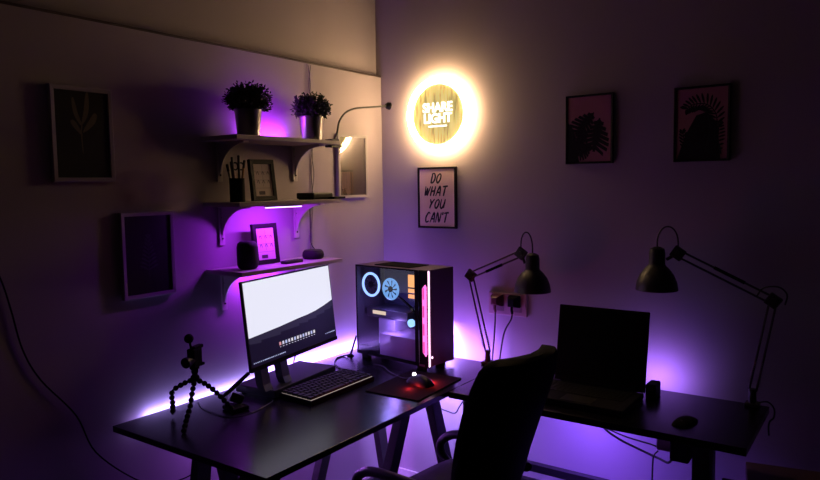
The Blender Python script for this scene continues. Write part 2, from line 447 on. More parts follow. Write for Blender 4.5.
# ------------------------------------------------------------------ round lit sign
SC = V((-.001, -.356, 1.838))
sign = thing('round_led_sign', SC, R(-90), 'round gold mirror sign with white lettering and a glowing rim', 'lit sign')
GOLD = bpy.data.materials.new('streaked_gold_added_glow'); GOLD.use_nodes = True; MATS['g'] = GOLD
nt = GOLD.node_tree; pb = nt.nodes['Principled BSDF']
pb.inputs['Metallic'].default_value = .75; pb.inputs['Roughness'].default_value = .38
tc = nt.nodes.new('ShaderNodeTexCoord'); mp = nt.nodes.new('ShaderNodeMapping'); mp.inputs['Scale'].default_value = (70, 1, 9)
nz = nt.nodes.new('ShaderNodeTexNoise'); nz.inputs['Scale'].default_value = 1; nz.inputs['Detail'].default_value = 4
cr = nt.nodes.new('ShaderNodeValToRGB'); pb.inputs['Emission Strength'].default_value = .62; nt.links.new(cr.outputs[0], pb.inputs['Emission Color'])  # glow put into the disc colour so it looks washed out by glare
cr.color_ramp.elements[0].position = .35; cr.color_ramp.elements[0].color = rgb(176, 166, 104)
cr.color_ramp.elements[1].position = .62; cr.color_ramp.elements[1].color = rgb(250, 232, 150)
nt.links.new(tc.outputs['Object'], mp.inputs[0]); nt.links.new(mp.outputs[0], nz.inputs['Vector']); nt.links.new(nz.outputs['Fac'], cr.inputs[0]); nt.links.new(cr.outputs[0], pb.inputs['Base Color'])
LEDW = emit('warm_white_led', (1.0, .65, .30), 52)
SGLOW = emit('sign_letter_led', (1.0, .93, .88), 2.2)
MB().lathe([(.05, 0), (.05, .018), (.130, .020), (.130, .028)], axis=(0, -1, 0), n=48).build('backing', BLK, sign)
MB().lathe([(.0, .0285), (.1375, .0285), (.1375, .034), (.0, .034)], axis=(0, -1, 0), n=64, cap=False).build('disc', GOLD, sign)
MB().torus((0, -.031, 0), .158, .0140, (0, 1, 0), 72, 12).build('led_ring', LEDW, sign, True)
def text_mesh(txt, size):
    cu = bpy.data.curves.new('lettering', 'FONT'); cu.body = txt; cu.size = size; cu.align_x = 'CENTER'; cu.offset = .0018; cu.extrude = .001
    ob = bpy.data.objects.new('lettering', cu); COL.objects.link(ob)
    me = bpy.data.meshes.new_from_object(ob.evaluated_get(bpy.context.evaluated_depsgraph_get()))
    bpy.data.objects.remove(ob)
    return me
for txt, sz, z, dx in (('SHARE', .060, .012, 0), ('LIGHT', .060, -.038, 0)):
    me = text_mesh(txt, sz); me.materials.clear(); me.materials.append(SGLOW)
    o = bpy.data.objects.new('lettering', me); COL.objects.link(o); o.parent = sign
    o.location = (dx, -.0358, z); o.rotation_euler = (R(90), 0, 0); o.scale = (.92, 1, 1)
MB().bb(-.05, .05, -.0355, -.0342, -.058, -.051).build('underline', SGLOW, sign)

# ------------------------------------------------------------------ LED strips and bars (the lamps of the room)
STRIPW = emit('violet_white_strip', (.50, .30, 1.0), 9)
def strip(name, label, x0, x1, y0, y1, z0, z1, m, cat='light strip', group=None):
    return tag(MB((x0, y0, z0)).bb(x0, x1, y0, y1, z0, z1).build(name, m), label, cat, group)
def area(name, loc, size, sy, col, power, direction, spread=180):
    l = bpy.data.lights.new(name, 'AREA'); l.shape = 'RECTANGLE'; l.size = size; l.size_y = sy
    l.color = col; l.energy = power; l.spread = R(spread)
    o = bpy.data.objects.new(name, l); COL.objects.link(o); o.location = loc
    d = V(direction).normalized(); z = -d
    x = V((1, 0, 0)) if abs(d.x) < .9 else V((0, 1, 0))
    if abs(d.x) > .9: x = V((0, 1, 0))
    y = z.cross(x).normalized(); x = y.cross(z).normalized()
    o.matrix_world = Matrix((( x.x, y.x, z.x, loc[0]), (x.y, y.y, z.y, loc[1]), (x.z, y.z, z.z, loc[2]), (0, 0, 0, 1)))
    return o
VIO = (.30, .08, 1.0); MAG = (.43, .025, 1.0)
P = dict(back=2.8, backr=4.2, corner=3.6, cornerdown=9.0, under=25, side=.62, sidedown=6.5, sh1=1.3, sh2=2.2, sh3=1.4)
strip('led_strip', 'white-violet light strip running along the rear edge of the long desk', -1.44, -.17, -.0262, -.022, .704, .714, STRIPW)
area('desk_strip_light', (-.775, -.0215, .722), 1.21, .010, (.42, .34, 1), P['back'], (0, 1, .2))
area('added_wall_light', (-.52, -.022, .738), .62, .010, (.33, .17, 1), P['backr'], (0, .7, 1))  # extra light added to brighten the wall from monitor to corner
area('desk_strip_downlight', (-.66, -.0215, .700), .95, .010, (.46, .13, 1), P['under'], (0, 1, -.8))
strip('led_strip', 'violet light strip behind the computer, on the short rear edge of the long desk', -.1502, -.146, -.64, -.06, .700, .712, STRIPW)
area('corner_strip_light', (-.138, -.38, .720), .52, .012, (.40, .14, 1), P['corner'], (1, 0, .3))
area('corner_strip_downlight', (-.138, -.38, .698), .52, .012, (.38, .25, 1), P['cornerdown'], (1, 0, -.8))
strip('led_strip', 'violet light strip under the rear edge of the smaller desk', -.1502, -.146, -1.50, -.78, .700, .712, STRIPW)
area('side_strip_downlight', (-.136, -1.10, .696), .74, .012, (.23, .085, 1), P['sidedown'], (.55, 0, -1), 150)
area('side_strip_light', (-.136, -1.36, .722), .12, .012, (.36, .16, 1), P['side'], (1, 0, .25), 130)
BARM = emit('magenta_white_bar', (.62, .34, 1.0), 5)
def light_bar(label, x0, x1, y, z, up):
    r = thing('light_bar', ((x0 + x1) / 2, y, z), 0, label, 'light bar', 'small light bars on the shelves')
    s_ = 1 if up else -1
    MB().bb((x0 - x1) / 2, (x1 - x0) / 2, -.009, .009, 0, s_ * .006).build('housing', SHELFM, r)
    MB().bb((x0 - x1) / 2 + .004, (x1 - x0) / 2 - .004, -.0075, .0075, s_ * .0062, s_ * .010).build('diffuser', BARM, r)
light_bar('glowing light bar under the middle shelf, above the leaning photo', -.94, -.75, -.165, Z2 - .0162, False)
area('shelf_bar_light', (-.845, -.165, Z2 - .03), .18, .014, MAG, P['sh2'], (0, .5, -1))
light_bar('light bar on the top shelf behind the two plants', -.92, -.66, -.03, Z1 + .0002, True)
area('shelf_top_light', (-.79, -.03, Z1 + .014), .22, .014, MAG, P['sh1'], (0, .5, 1))
light_bar('added light bar under the lowest shelf, hidden behind the monitor', -.97, -.72, -.06, Z3 - .0162, False)  # unseen bar added to give the magenta glow below the lowest shelf
area('added_shelf_low_light', (-.845, -.06, Z3 - .03), .24, .014, MAG, P['sh3'], (0, .6, -1))

# ------------------------------------------------------------------ things on the shelves
# pen cup
PX, PY = -1.035, -.12
cup = tag(MB((PX, PY, Z2)).lathe([(0, .003), (.025, .003), (.026, 0), (.028, 0), (.028, .088), (.0255, .088), (.025, .006), (0, .006)], (PX, PY, Z2), n=24, cap=False).build('pen_cup', BLKM, smooth=True), 'black cup full of pens on the middle shelf', 'pen cup')
PEN = [mat('black_pen_barrel', (16, 15, 18), .4), mat('bronze_pen_barrel', (150, 112, 74), .35, metal=.6), mat('blue_pen_barrel', (24, 30, 46), .4), mat('grey_pen_barrel', (110, 100, 96), .4)]
pens = [((-.012, -.006), (-.030, -.012), .165, 0, 'black pen leaning out of the cup towards the picture frames'), ((-.004, .006), (-.012, .015), .150, 2, 'dark blue pen standing near the middle of the pen cup'),
        ((.004, -.008), (.000, -.014), .172, 0, 'tallest black pen standing in the pen cup'), ((.012, .0), (.036, -.004), .155, 1, 'bronze pen leaning out of the cup towards the photo frame'),
        ((.0, .014), (-.022, .026), .14, 3, 'grey pen at the rear of the pen cup')]
for (a, t, h, k, lab) in pens:
    p0 = V((PX + a[0], PY + a[1], Z2 + .008)); p1 = V((PX + t[0], PY + t[1], Z2 + h))
    d = (p1 - p0)
    pen = thing('pen', p0, 0, lab, 'pen', 'pens in the black cup')
    MB().tube([V((0, 0, 0)) + d * .0, d * .8], .0042, 10).build('barrel', PEN[k], pen, True)
    MB().tube([d * .8, d * .99, d], [.0048, .0048, .003], 10).build('cap', PEN[0 if k != 0 else 2], pen, True)
sc = thing('scissors', (PX + .017, PY + .016, Z2 + .008), 0, 'scissors with black looped handles standing in the pen cup', 'scissors')
MB().poly([(-.004, 0, 0), (.004, 0, 0), (.006, 0, .1), (-.001, 0, .1)], (0, .0015, 0)).build('blade', mat('scissor_steel', (150, 140, 130), .3, metal=1), sc)
MB().poly([(-.005, .0018, .0), (.003, .0018, 0), (.012, .0018, .1), (.005, .0018, .1)], (0, .0015, 0)).build('blade', MATS['scissor_steel'], sc)
for sx in (-1, 1):
    MB().torus((.006 + sx * .014, .001, .125), .013, .0032, (0, 1, 0), 20, 8).build('handle', BLK, sc, True)
# small photo frames
GRIDP = mat('grey_photo_line', (120, 108, 110), .6)
def art_small(kind):
    def f(m, iw, ih, fw, y):
        m.mi = 1
        n = 4
        for k in range(1, n): stroke(m, [(-iw * .45, fw + ih * k / n), (iw * .45, fw + ih * k / n)], .0012, y, 0)
        stroke(m, [(0, fw + ih * .3), (0, fw + ih * .95)], .0012, y, 0)
        m.mi = 2
        for k in range(6):
            x = -iw * .35 + (k % 3) * iw * .3; z = fw + ih * (.4 + .27 * (k // 3))
            stroke(m, [(x, z), (x + iw * .07, z + ih * .09), (x + iw * .14, z - ih * .01)], .003, y - .0004)
        stroke(m, [(-iw * .3, fw + ih * .1), (iw * .05, fw + ih * .1)], .014, y - .0004, .1)
        return [PAPERW, GRIDP, mat('photo_ink', (70, 60, 66), .6)]
    return f
picture('photo_frame', 'small black photo frame on the middle shelf, beside the pen cup', 'photo frame', (-.880, -.090, Z2 + .001), R(-4), .118, .160, .017, .014, BFRAME, art_small(0), 'small black photo frames', lean=R(7))
picture('photo_frame', 'small black photo frame on the lowest shelf, lit magenta behind the black speaker', 'photo frame', (-.862, -.075, Z3 + .001), R(-4), .120, .160, .017, .014, BFRAME, art_small(1), 'small black photo frames', lean=R(7))
# set-top box and phone on the middle shelf
bx = thing('streaming_box', (-.617, -.115, Z2), 0, 'flat black box on the middle shelf, nearer the corner', 'media box')
MB().bb(-.06, .06, -.05, .05, .003, .028, .006).build('case', BLK, bx)
MB().bb(-.052, .052, -.042, .042, 0, .0035).build('foot_plate', BLKM, bx)
tag(MB((-.535, -.14, Z2)).box((-.585 + .045, -.16, Z2 + .005), (.09, .05, .009), rotz(.15), .003).build('remote_control', BLKM), 'slim black remote lying at the end of the middle shelf', 'remote')
# speakers and remote on the lowest shelf
spk = thing('smart_speaker', (-1.005, -.13, Z3), 0, 'tall rounded black speaker on the lowest shelf', 'speaker')
MB().lathe([(0, 0), (.028, 0), (.036, .006), (.0395, .018), (.0395, .082), (.036, .096), (.028, .103), (0, .103)], n=32, cap=False).build('body', mat('black_speaker_mesh', (10, 10, 11), .85, bump=.6, nscale=260), spk, True)
MB().lathe([(0, .1032), (.024, .1032), (.024, .1045), (0, .1045)], n=24, cap=False).build('touch_top', BLK, spk)
dot = thing('puck_speaker', (-.620, -.10, Z3), 0, 'low round black puck speaker on the lowest shelf', 'speaker')
MB().lathe([(0, 0), (.038, 0), (.044, .006), (.046, .016), (.044, .028), (.038, .036), (0, .036)], n=32, cap=False).build('body', MATS['black_speaker_mesh'], dot, True)
MB().torus((0, 0, .0362), .036, .0014, (0, 0, 1), 32, 6).build('light_ring', BLK, dot)
rm = thing('television_remote', (-.785, -.14, Z3), R(4), 'small black remote lying between the photo and the puck speaker', 'remote')
MB().bb(-.052, .052, -.017, .017, 0, .013, .005).build('body', BLK, rm)
m = MB()
for k in range(5): m.lathe([(.004, .0125), (.004, .0145), (.0, .0145)], (-.036 + k * .016, 0, 0), n=10)
m.build('buttons', DMET, rm)
# gooseneck lamp clipped on the top shelf
gl = thing('gooseneck_lamp', (-.545, -.165, Z1), 0, 'thin black gooseneck lamp clipped to the end of the top shelf', 'lamp')
m = MB(); m.bb(-.035, .012, -.018, .018, .0005, .008); m.bb(-.035, .030, -.018, .018, -.026, -.0165); m.bb(.006, .013, -.018, .018, -.026, .008)
m.build('clip', BLK, gl)
gp = smoothpath([(.006, 0, .008), (.022, .002, .03), (.030, .004, .05), (.044, .005, .088), (.081, .005, .124), (.135, .005, .146), (.197, .005, .157), (.27, .005, .166), (.372, .005, .180)], 6)
MB().tube(gp, .0042, 8).build('neck', BLK, gl, True)
MB().lathe([(0, -.012), (.008, -.012), (.016, -.004), (.018, .010), (.0165, .012), (.014, .010), (0, .008)], (.388, .005, .182), (.9, -.35, -.15), 20, False).build('head', BLK, gl, True)

# ------------------------------------------------------------------ cables on the shelf wall
def cord(name, label, pts, r=.0025, m=CABLE, n=6, cat='cable'):
    o = V(pts[0])
    return tag(MB(o).tube(smoothpath(pts, 6), r, n).build(name, m, smooth=True), label, cat)
for dx, lab in ((-.006, 'thin grey cord running down the shelf wall behind the smaller plant'), (.006, 'second thin grey cord beside it, twisting down behind the shelves')):
    cord('hanging_power_cable', lab, [(-.515 + dx, -.0045 - (dx > 0) * .004, 2.038), (-.515 - dx, -.0045 - (dx > 0) * .004, 1.95), (-.515 + dx, -.0045 - (dx > 0) * .004, 1.85), (-.517 + dx * 1.2, -.0045 - (dx > 0) * .004, 1.75), (-.512 - dx, -.0045 - (dx > 0) * .004, 1.66), (-.512 + dx, -.0045 - (dx > 0) * .004, 1.57), (-.518 - dx, -.0045 - (dx > 0) * .004, 1.46), (-.525 - dx, -.0045 - (dx > 0) * .004, 1.38), (-.53, -.0045 - (dx > 0) * .004, 1.28), (-.538 + dx, -.0045 - (dx > 0) * .004, 1.16)], .0019, GREYCAB)
cord('speaker_cord', 'black cord rising from the puck speaker to the middle shelf', [(-.57, -.06, 1.243), (-.565, -.035, 1.27), (-.56, -.03, 1.33), (-.56, -.03, 1.441)], .0022)
cord('hanging_cable', 'long black cord hanging in a curve across the shelf wall', [(-1.93, -.006, 1.50), (-1.86, -.006, 1.37), (-1.817, -.006, 1.255), (-1.795, -.006, 1.164), (-1.769, -.006, 1.04), (-1.722, -.006, .937), (-1.621, -.006, .799), (-1.562, -.006, .658), (-1.425, -.006, .516), (-1.32, -.006, .46), (-1.255, -.006, .45), (-1.19, -.006, .455), (-1.10, -.006, .50)], .0024, mat('dull_black_cable', (5, 5, 6), .95, spec=.05))

# ------------------------------------------------------------------ monitor on a riser
riser = thing('monitor_riser', (-.845, -.16, ZD), R(7), 'low black platform under the monitor', 'monitor riser')
MB().bb(-.195, .195, -.095, .095, .006, .034, .003).build('box', BLK, riser)
for x in (-.17, .17):
    for y in (-.075, .075): MB().lathe([(.009, 0), (.009, .0062)], (x, y, 0), n=12).build('foot', BLKM, riser)
mon = thing('monitor', (-.822, -.175, ZD + .0345), R(10), 'slim black monitor with a bright white and dark hill picture', 'monitor')
MW, MH = .585, .33; TL = rotx(R(-6))
MZ = .078
def sp(u, v, y):  # u from 0..1 along width, v 0..1 down from the top
    p = TL @ V(((u - .5) * MW, y, (1 - v) * MH))
    return p + V((0, -.02, MZ))
m = MB(); c = sp(.5, .5, .0056)
m.box(c, (MW, .011, MH), TL, .002); m.build('casing', BLK, mon)
m = MB(); m.box(sp(.5, .55, .0235), (MW * .55, .024, MH * .55), TL, .006); m.build('rear_housing', BLKM, mon)
SKYE = emit('screen_white', (.86, .86, 1.0), .95); HILLE = emit('screen_dark_navy', (.018, .012, .045), .4, (4, 4, 6)); HILL2 = emit('screen_grey_slope', (.045, .036, .085), .5, (5, 5, 7))
ICON = [emit('screen_icon_%d' % i, c_, .8) for i, c_ in enumerate(((.75, .7, .9), (.8, .35, .4), (.55, .6, .95), (.9, .85, .9)))]
HL = [(0, .655), (.12, .645), (.33, .625), (.55, .595), (.66, .585), (.77, .565), (.88, .53), (.97, .495), (1, .485)]
u0, u1, v0, v1 = .012, .988, .018, .945
su = lambda u: u0 + (u1 - u0) * u
svv = lambda v: v0 + (v1 - v0) * v
m = MB(); yy = -.0006
m.mi = 0
for a, b2 in zip(HL[:-1], HL[1:]):
    m.mi = 0; m.poly([sp(su(a[0]), svv(0), yy), sp(su(a[0]), svv(a[1]), yy), sp(su(b2[0]), svv(b2[1]), yy), sp(su(b2[0]), svv(0), yy)])
    m.mi = 2; m.poly([sp(su(a[0]), svv(a[1]), yy), sp(su(a[0]), svv(a[1] + .07), yy), sp(su(b2[0]), svv(b2[1] + .10), yy), sp(su(b2[0]), svv(b2[1]), yy)])
    m.mi = 1; m.poly([sp(su(a[0]), svv(a[1] + .07), yy), sp(su(a[0]), svv(1), yy), sp(su(b2[0]), svv(1), yy), sp(su(b2[0]), svv(b2[1] + .10), yy)])
for k in range(13):
    m.mi = 3 + (1 if k == 0 else (2 if k % 3 == 2 else (0 if k % 2 else 3)))
    uu = .30 + k * .034
    m.poly([sp(su(uu), svv(.815), yy - .0004), sp(su(uu), svv(.855), yy - .0004), sp(su(uu + .021), svv(.855), yy - .0004), sp(su(uu + .021), svv(.815), yy - .0004)])
    m.mi = 3
    m.poly([sp(su(uu + .003), svv(.872), yy - .0004), sp(su(uu + .003), svv(.88), yy - .0004), sp(su(uu + .018), svv(.88), yy - .0004), sp(su(uu + .018), svv(.872), yy - .0004)])
rnd = random.Random(4); m.mi = 5
for (ua, ub, va, st) in ((.02, .36, .955, .018), (.86, .985, .915, .02)):
    u = ua
    while u < ub:
        l = rnd.uniform(.4, .9) * st
        m.poly([sp(su(u), svv(va), yy - .0004), sp(su(u), svv(va + .012), yy - .0004), sp(su(u + l), svv(va + .012), yy - .0004), sp(su(u + l), svv(va), yy - .0004)]); u += st
m.build('screen', [SKYE, HILLE, HILL2] + ICON, mon, recalc=False)
m = MB(); m.box(sp(.5, .955 + .022, -.0012), (MW, .002, MH * .045), TL); m.build('chin', BLKM, mon)
# stand: two splayed legs joined behind the screen
for x, xb in ((-.205, -.225), (-.085, -.105)):
    m = MB(); m.loft([[(a - .022, c1 - .016, z), (a + .022, c1 - .016, z), (a + .022, c1 + .016, z), (a - .022, c1 + .016, z)] for a, c1, z in ((xb, -.03, .0005), (xb + .006, -.015, .02), (x, .01, .09), (x, .016, .14))])
    m.build('stand_leg', BLK, mon)
MB().bb(-.24, -.05, .012, .034, .10, .15, .004).build('stand_bridge', BLKM, mon)
cord('display_cable', 'thin black display cable hanging behind the monitor', [(-.70, -.09, .85), (-.69, -.06, .82), (-.70, -.05, .78), (-.72, -.06, .7395)], .003)

# ------------------------------------------------------------------ keyboard, mat, mouse
kb = thing('keyboard', (-.822, -.356, ZD), R(1.5), 'black mechanical keyboard with white backlit keys', 'keyboard')
KW, KD = .372, .155
MB().loft([[(-KW / 2, -KD / 2, z0), (KW / 2, -KD / 2, z0), (KW / 2, KD / 2, z1), (-KW / 2, KD / 2, z1)] for z0, z1 in ((0, 0), (.016, .022))]).build('case', BLKM, kb)
KGL = emit('key_backlight', (1.0, .82, .70), .38)
MB().loft([[(-KW / 2 + .006, -KD / 2 + .0055, .0162 + e), (KW / 2 - .006, -KD / 2 + .0055, .0162 + e), (KW / 2 - .006, KD / 2 - .006, .0222 + e), (-KW / 2 + .006, KD / 2 - .006, .0222 + e)] for e in (.0, .0012)]).build('backlight', KGL, kb)
m = MB()
rows = [[1.25, 1.25, 1.25, 6.25, 1.25, 1.25, 1.25, 1.25, 1, 1, 1], [2.25] + [1] * 10 + [2.75, 1, 1, 1], [1.75] + [1] * 11 + [2.25, 1, 1, 1], [1.5] + [1] * 12 + [1.5, 1, 1, 1], [1] * 13 + [2, 1, 1, 1], [1] * 15 + [2, 1]]
for ri, row in enumerate(rows):
    tot = sum(row); u = (KW - .010) / tot; x = -KW / 2 + .005; yk = -KD / 2 + .0055 + (ri + .5) * (KD - .010) / 6
    zt = .0175 + .006 * (yk + KD / 2) / KD
    for k in row:
        cx = x + k * u / 2; hw, hd = k * u / 2 - .0010, (KD - .010) / 12 - .0010
        m.loft([[(cx - hw, yk - hd, zt), (cx + hw, yk - hd, zt), (cx + hw, yk + hd, zt), (cx - hw, yk + hd, zt)],
                [(cx - hw + .0025, yk - hd + .0025, zt + .0085), (cx + hw - .0025, yk - hd + .0025, zt + .0085), (cx + hw - .0025, yk + hd - .0015, zt + .0085), (cx - hw + .0025, yk + hd - .0015, zt + .0085)]])
        x += k * u
m.build('keycaps', BLK, kb)
mm = thing('mouse_mat', (-.600, -.603, ZD), R(3), 'black mouse mat lying at the front corner of the long desk', 'mouse mat')
MB().bb(-.165, .165, -.118, .118, 0, .004, .001).build('mat', mat('black_mat_cloth', (30, 20, 22), .95, spec=.08, bump=.2, nscale=300), mm)
m = MB()
for x in (-.164, .164): m.bb(x - .0012, x + .0012, -.118, .118, .0035, .0046)
for y in (-.117, .117): m.bb(-.165, .165, y - .0012, y + .0012, .0035, .0046)
m.build('stitched_edge', BLKM, mm)
mo = thing('computer_mouse', (-.600, -.630, ZD + .0045), R(-14), 'black mouse glowing red underneath on the mat', 'mouse')
rings = []
for t, w, h in ((-1, .012, .008), (-.9, .024, .018), (-.6, .030, .030), (-.2, .031, .037), (.2, .030, .036), (.6, .029, .028), (.9, .026, .018), (1, .020, .010)):
    y = t * .060; rings.append([(w * math.cos(a), y, .004 + h * max(0, math.sin(a)) if math.sin(a) > 0 else .004) for a in (k * 2 * math.pi / 20 for k in range(20))])
MB().loft(rings).build('shell', BLK, mo, True)
REDL = emit('red_mouse_led', (1.0, .03, .02), 14); WHL = emit('white_wheel_led', (1, .9, .9), 7)
m = MB()
m.bb(-.016, .016, -.035, .035, .0012, .0038); m.build('red_light_strip', REDL, mo)
MB().lathe([(.008, -.003), (.008, .003)], (0, .036, .034), (1, 0, 0), 16).build('scroll_wheel', WHL, mo)
for x in (-.06, .06):
    pl = bpy.data.lights.new('mouse_underglow', 'POINT'); pl.color = (1, .03, .04); pl.energy = .22 if x < 0 else .6; pl.shadow_soft_size = .008
    po = bpy.data.objects.new('mouse_underglow', pl); COL.objects.link(po); po.parent = mo; po.location = (x, 0, .008)
cord('mouse_cable', 'thin black cable from the mouse to the computer', [(-.585, -.572, .757), (-.565, -.52, .7425), (-.52, -.42, .7425), (-.47, -.35, .7425), (-.46, -.29, .7425)], .002)

# ------------------------------------------------------------------ computer
pc = thing('computer_tower', (-.385, -.135, ZD), R(-96), 'black computer tower with a glass side, glowing fans and a pink lit front edge', 'computer')
PL, PW, PH, ZB = .40, .185, .425, .022
PCM = mat('black_computer_steel', (82, 66, 84), .45, metal=.2)
INM = mat('dark_computer_interior', (40, 36, 48), .5)
m = MB(); m.bb(0, PL, .004, PW, PH - .006, PH, .001); m.build('top_panel', PCM, pc)
m = MB(); m.bb(.09, .30, .03, PW - .03, PH + .0002, PH + .004)
for k in range(11): m.bb(.10 + k * .018, .106 + k * .018, .035, PW - .035, PH + .004, PH + .0052)
m.build('top_filter', BLKM, pc)
MB().bb(0, PL, 0, PW, ZB, ZB + .008).build('bottom_panel', PCM, pc)
MB().bb(0, .003, .004, PW, ZB + .008, PH - .006).build('rear_panel', INM, pc)
MB().bb(0, PL, PW - .003, PW, ZB + .008, PH - .006).build('far_side_panel', PCM, pc)
MB().bb(PL - .008, PL + .012, .028, PW, ZB - .004, PH, .002).build('front_panel', PCM, pc)
m = MB(); m.bb(PL - .03, PL + .012, .002, .014, ZB - .004, PH, .001); m.build('front_pillar', BLKM, pc)
for x, y in ((.03, .03), (.03, PW - .03), (PL - .04, .03), (PL - .04, PW - .03)): MB().bb(x - .018, x + .018, y - .012, y + .012, 0, ZB).build('foot', BLKM, pc)
PINK = emit('pink_front_led', (1.0, .16, .62), 1.6); PINKW = emit('pink_white_front_led', (1.0, .62, .86), 3.2)
m = MB(); m.bb(PL - .006, PL + .0135, .0142, .0205, ZB - .002, PH - .003); m.build('light_line', PINKW, pc)
m = MB()
z0, z1 = ZB + .045, PH - .058
pr = [(PL - .002, -.0035, z0 + .016), (PL + .013, -.0035, z0), (PL + .016, -.0035, z0 + .008), (PL + .016, -.0035, z1 - .008), (PL + .013, -.0035, z1), (PL - .002, -.0035, z1 - .016)]
m.poly([(p[0] - .004, p[1], p[2]) for p in pr], (0, .016, 0)); m.build('light_bezel', PINK, pc)
m = MB()
for k in range(4):
    zc = z0 + (z1 - z0) * (k + .5) / 4
    MB().bb(PL - .0035, PL + .004, -.0045, -.0036, zc - .024, zc + .024).build('bezel_facet', emit('deep_pink_front_led', (.85, .06, .42), 1.0), pc)
m = MB(); m.lathe([(.0045, 0), (.0045, .002)], (PL + .0122, .034, ZB + .035), (1, 0, 0), 14); m.build('power_button', PINKW, pc)
# inside
MB().bb(.012, PL - .04, PW - .010, PW - .006, ZB + .11, PH - .02).build('motherboard', mat('circuit_board_black', (34, 28, 56), .7), pc)
MB().bb(.13, PL - .04, .012, PW - .02, ZB + .010, ZB + .105, .002).build('power_supply_shroud', mat('grey_computer_shroud', (150, 132, 158), .5), pc)
MB().bb(.006, .125, .012, PW - .02, ZB + .010, ZB + .035).build('drive_cage', BLKM, pc)
CY = emit('cyan_fan_led', (.28, .46, 1.0), 2.2); CYB = emit('pale_blue_fan_blade', (.22, .52, 1.0), .95); CYD = emit('violet_interior_led', (.32, .22, 1.0), 1.4)
def fan(cx, cz, r_, lit):
    f = thing('fan', (0, 0, 0)); f.parent = pc
    f.location = (cx, .034, cz)
    MB().torus((0, 0, 0), r_ * (1 if not lit else .95), r_ * .11, (0, 1, 0), 36, 8).build('light_ring', CY if not lit else CYB, f, True)
    m = MB()
    for k in range(9):
        a = k * 2 * math.pi / 9
        pts = []
        for rr, da in ((.28, 0), (.9, .18), (.9, .62), (.28, .38)):
            pts.append((r_ * rr * math.cos(a + da), .002 * (rr > .5), r_ * rr * math.sin(a + da)))
        m.poly(pts, (0, .003, 0))
    m.build('blades', CYB if lit else mat('dark_fan_blade', (24, 24, 40), .4), f)
    MB().lathe([(r_ * .28, -.004), (r_ * .28, .012)], (0, 0, 0), (0, 1, 0), 20).build('hub', BLKM, f)
fan(.062, PH - .090, .050, False)
fan(.182, PH - .100, .046, True)
OR = emit('orange_memory_led', (1.0, .42, .12), 1.5)
for k in range(4):
    m = MB(); x = .205 + k * .012
    m.bb(x, x + .007, PW - .055, PW - .011, PH - .165, PH - .045); m.build('memory_stick', mat('memory_black', (20, 18, 18), .4), pc)
m = MB()
for zz in ((PH - .10, PH - .045), (PH - .125, PH - .108), (PH - .15, PH - .133)): m.bb(.203, .250, PW - .060, PW - .0555, zz[0], zz[1])
m.build('memory_light', OR, pc)
MB().bb(.02, .27, .045, PW - .012, ZB + .165, ZB + .205, .003).build('graphics_card', mat('graphics_card_grey', (44, 40, 52), .4), pc)
MB().bb(.06, .14, .0435, .0448, ZB + .180, ZB + .196).build('graphics_card_light', emit('warm_white_label', (1, .80, .55), 1.0), pc)
MB().bb(.065, .165, .075, PW - .012, ZB + .04, ZB + .155, .002).build('cooler_block', mat('pale_lilac_metal', (190, 180, 205), .4), pc)
m = MB(); m.lathe([(.017, 0), (.017, .012), (.012, .013)], (PL - .105, .045, ZB + .165), (0, -1, 0), 20); m.build('pump_head', emit('blue_pump_led', (.25, .5, 1), 2.2), pc)
m = MB()
for dx, dz in ((0, 0), (.012, -.006)):
    m.tube(smoothpath([(PL - .09 + dx, .09, ZB + .155 + dz), (PL - .12 + dx, .07, ZB + .21 + dz), (.22 + dx, .06, ZB + .26 + dz), (.12, .08, ZB + .29 + dz)], 5), .005, 8)
m.build('coolant_tubes', BLKM, pc, True)
m = MB(); m.bb(.01, PL - .05, PW - .03, PW - .022, PH - .014, PH - .009); m.build('interior_light_strip', CYD, pc)
MB().bb(.004, PL - .034, .0, .0035, ZB + .008, PH - .001).build('glass_side', pane_mat('smoked_glass', (.88, .87, .92), .8), pc)
m = MB(); m.bb(0, .007, -.0012, -.0002, ZB, PH); m.bb(0, PL - .03, -.0012, -.0002, PH - .006, PH); m.bb(0, PL - .03, -.0012, -.0002, ZB, ZB + .014); m.bb(PL - .05, PL - .03, -.0012, -.0002, ZB, PH)
m.build('glass_border', BLKM, pc)
il = bpy.data.lights.new('interior_glow', 'POINT'); il.color = (.35, .28, 1); il.energy = 1.1; il.shadow_soft_size = .02
io = bpy.data.objects.new('interior_glow', il); COL.objects.link(io); io.parent = pc; io.location = (.16, .03, ZB + .25)
i2 = bpy.data.lights.new('interior_low_glow', 'POINT'); i2.color = (.42, .25, 1); i2.energy = .7; i2.shadow_soft_size = .02
io2 = bpy.data.objects.new('interior_low_glow', i2); COL.objects.link(io2); io2.parent = pc; io2.location = (.20, .03, ZB + .150)
cord('computer_cable', 'black cable looping over the desk between the riser and the computer', [(-.405, -.11, .75), (-.41, -.075, .7385), (-.46, -.075, .7385), (-.54, -.135, .7385), (-.575, -.20, .7385), (-.60, -.25, .7385)], .0032)
ant = thing('antenna', (-.385, -.094, ZD), 0, 'slim black antenna leaning behind the computer tower', 'antenna')
MB().tube([(0, 0, .004), (.045, .005, .075), (.05, .006, .085)], [.006, .0045, .003], 10).build('rod', BLK, ant, True)
MB().lathe([(.016, 0), (.016, .004), (.006, .008)], n=16).build('magnetic_base', BLKM, ant)

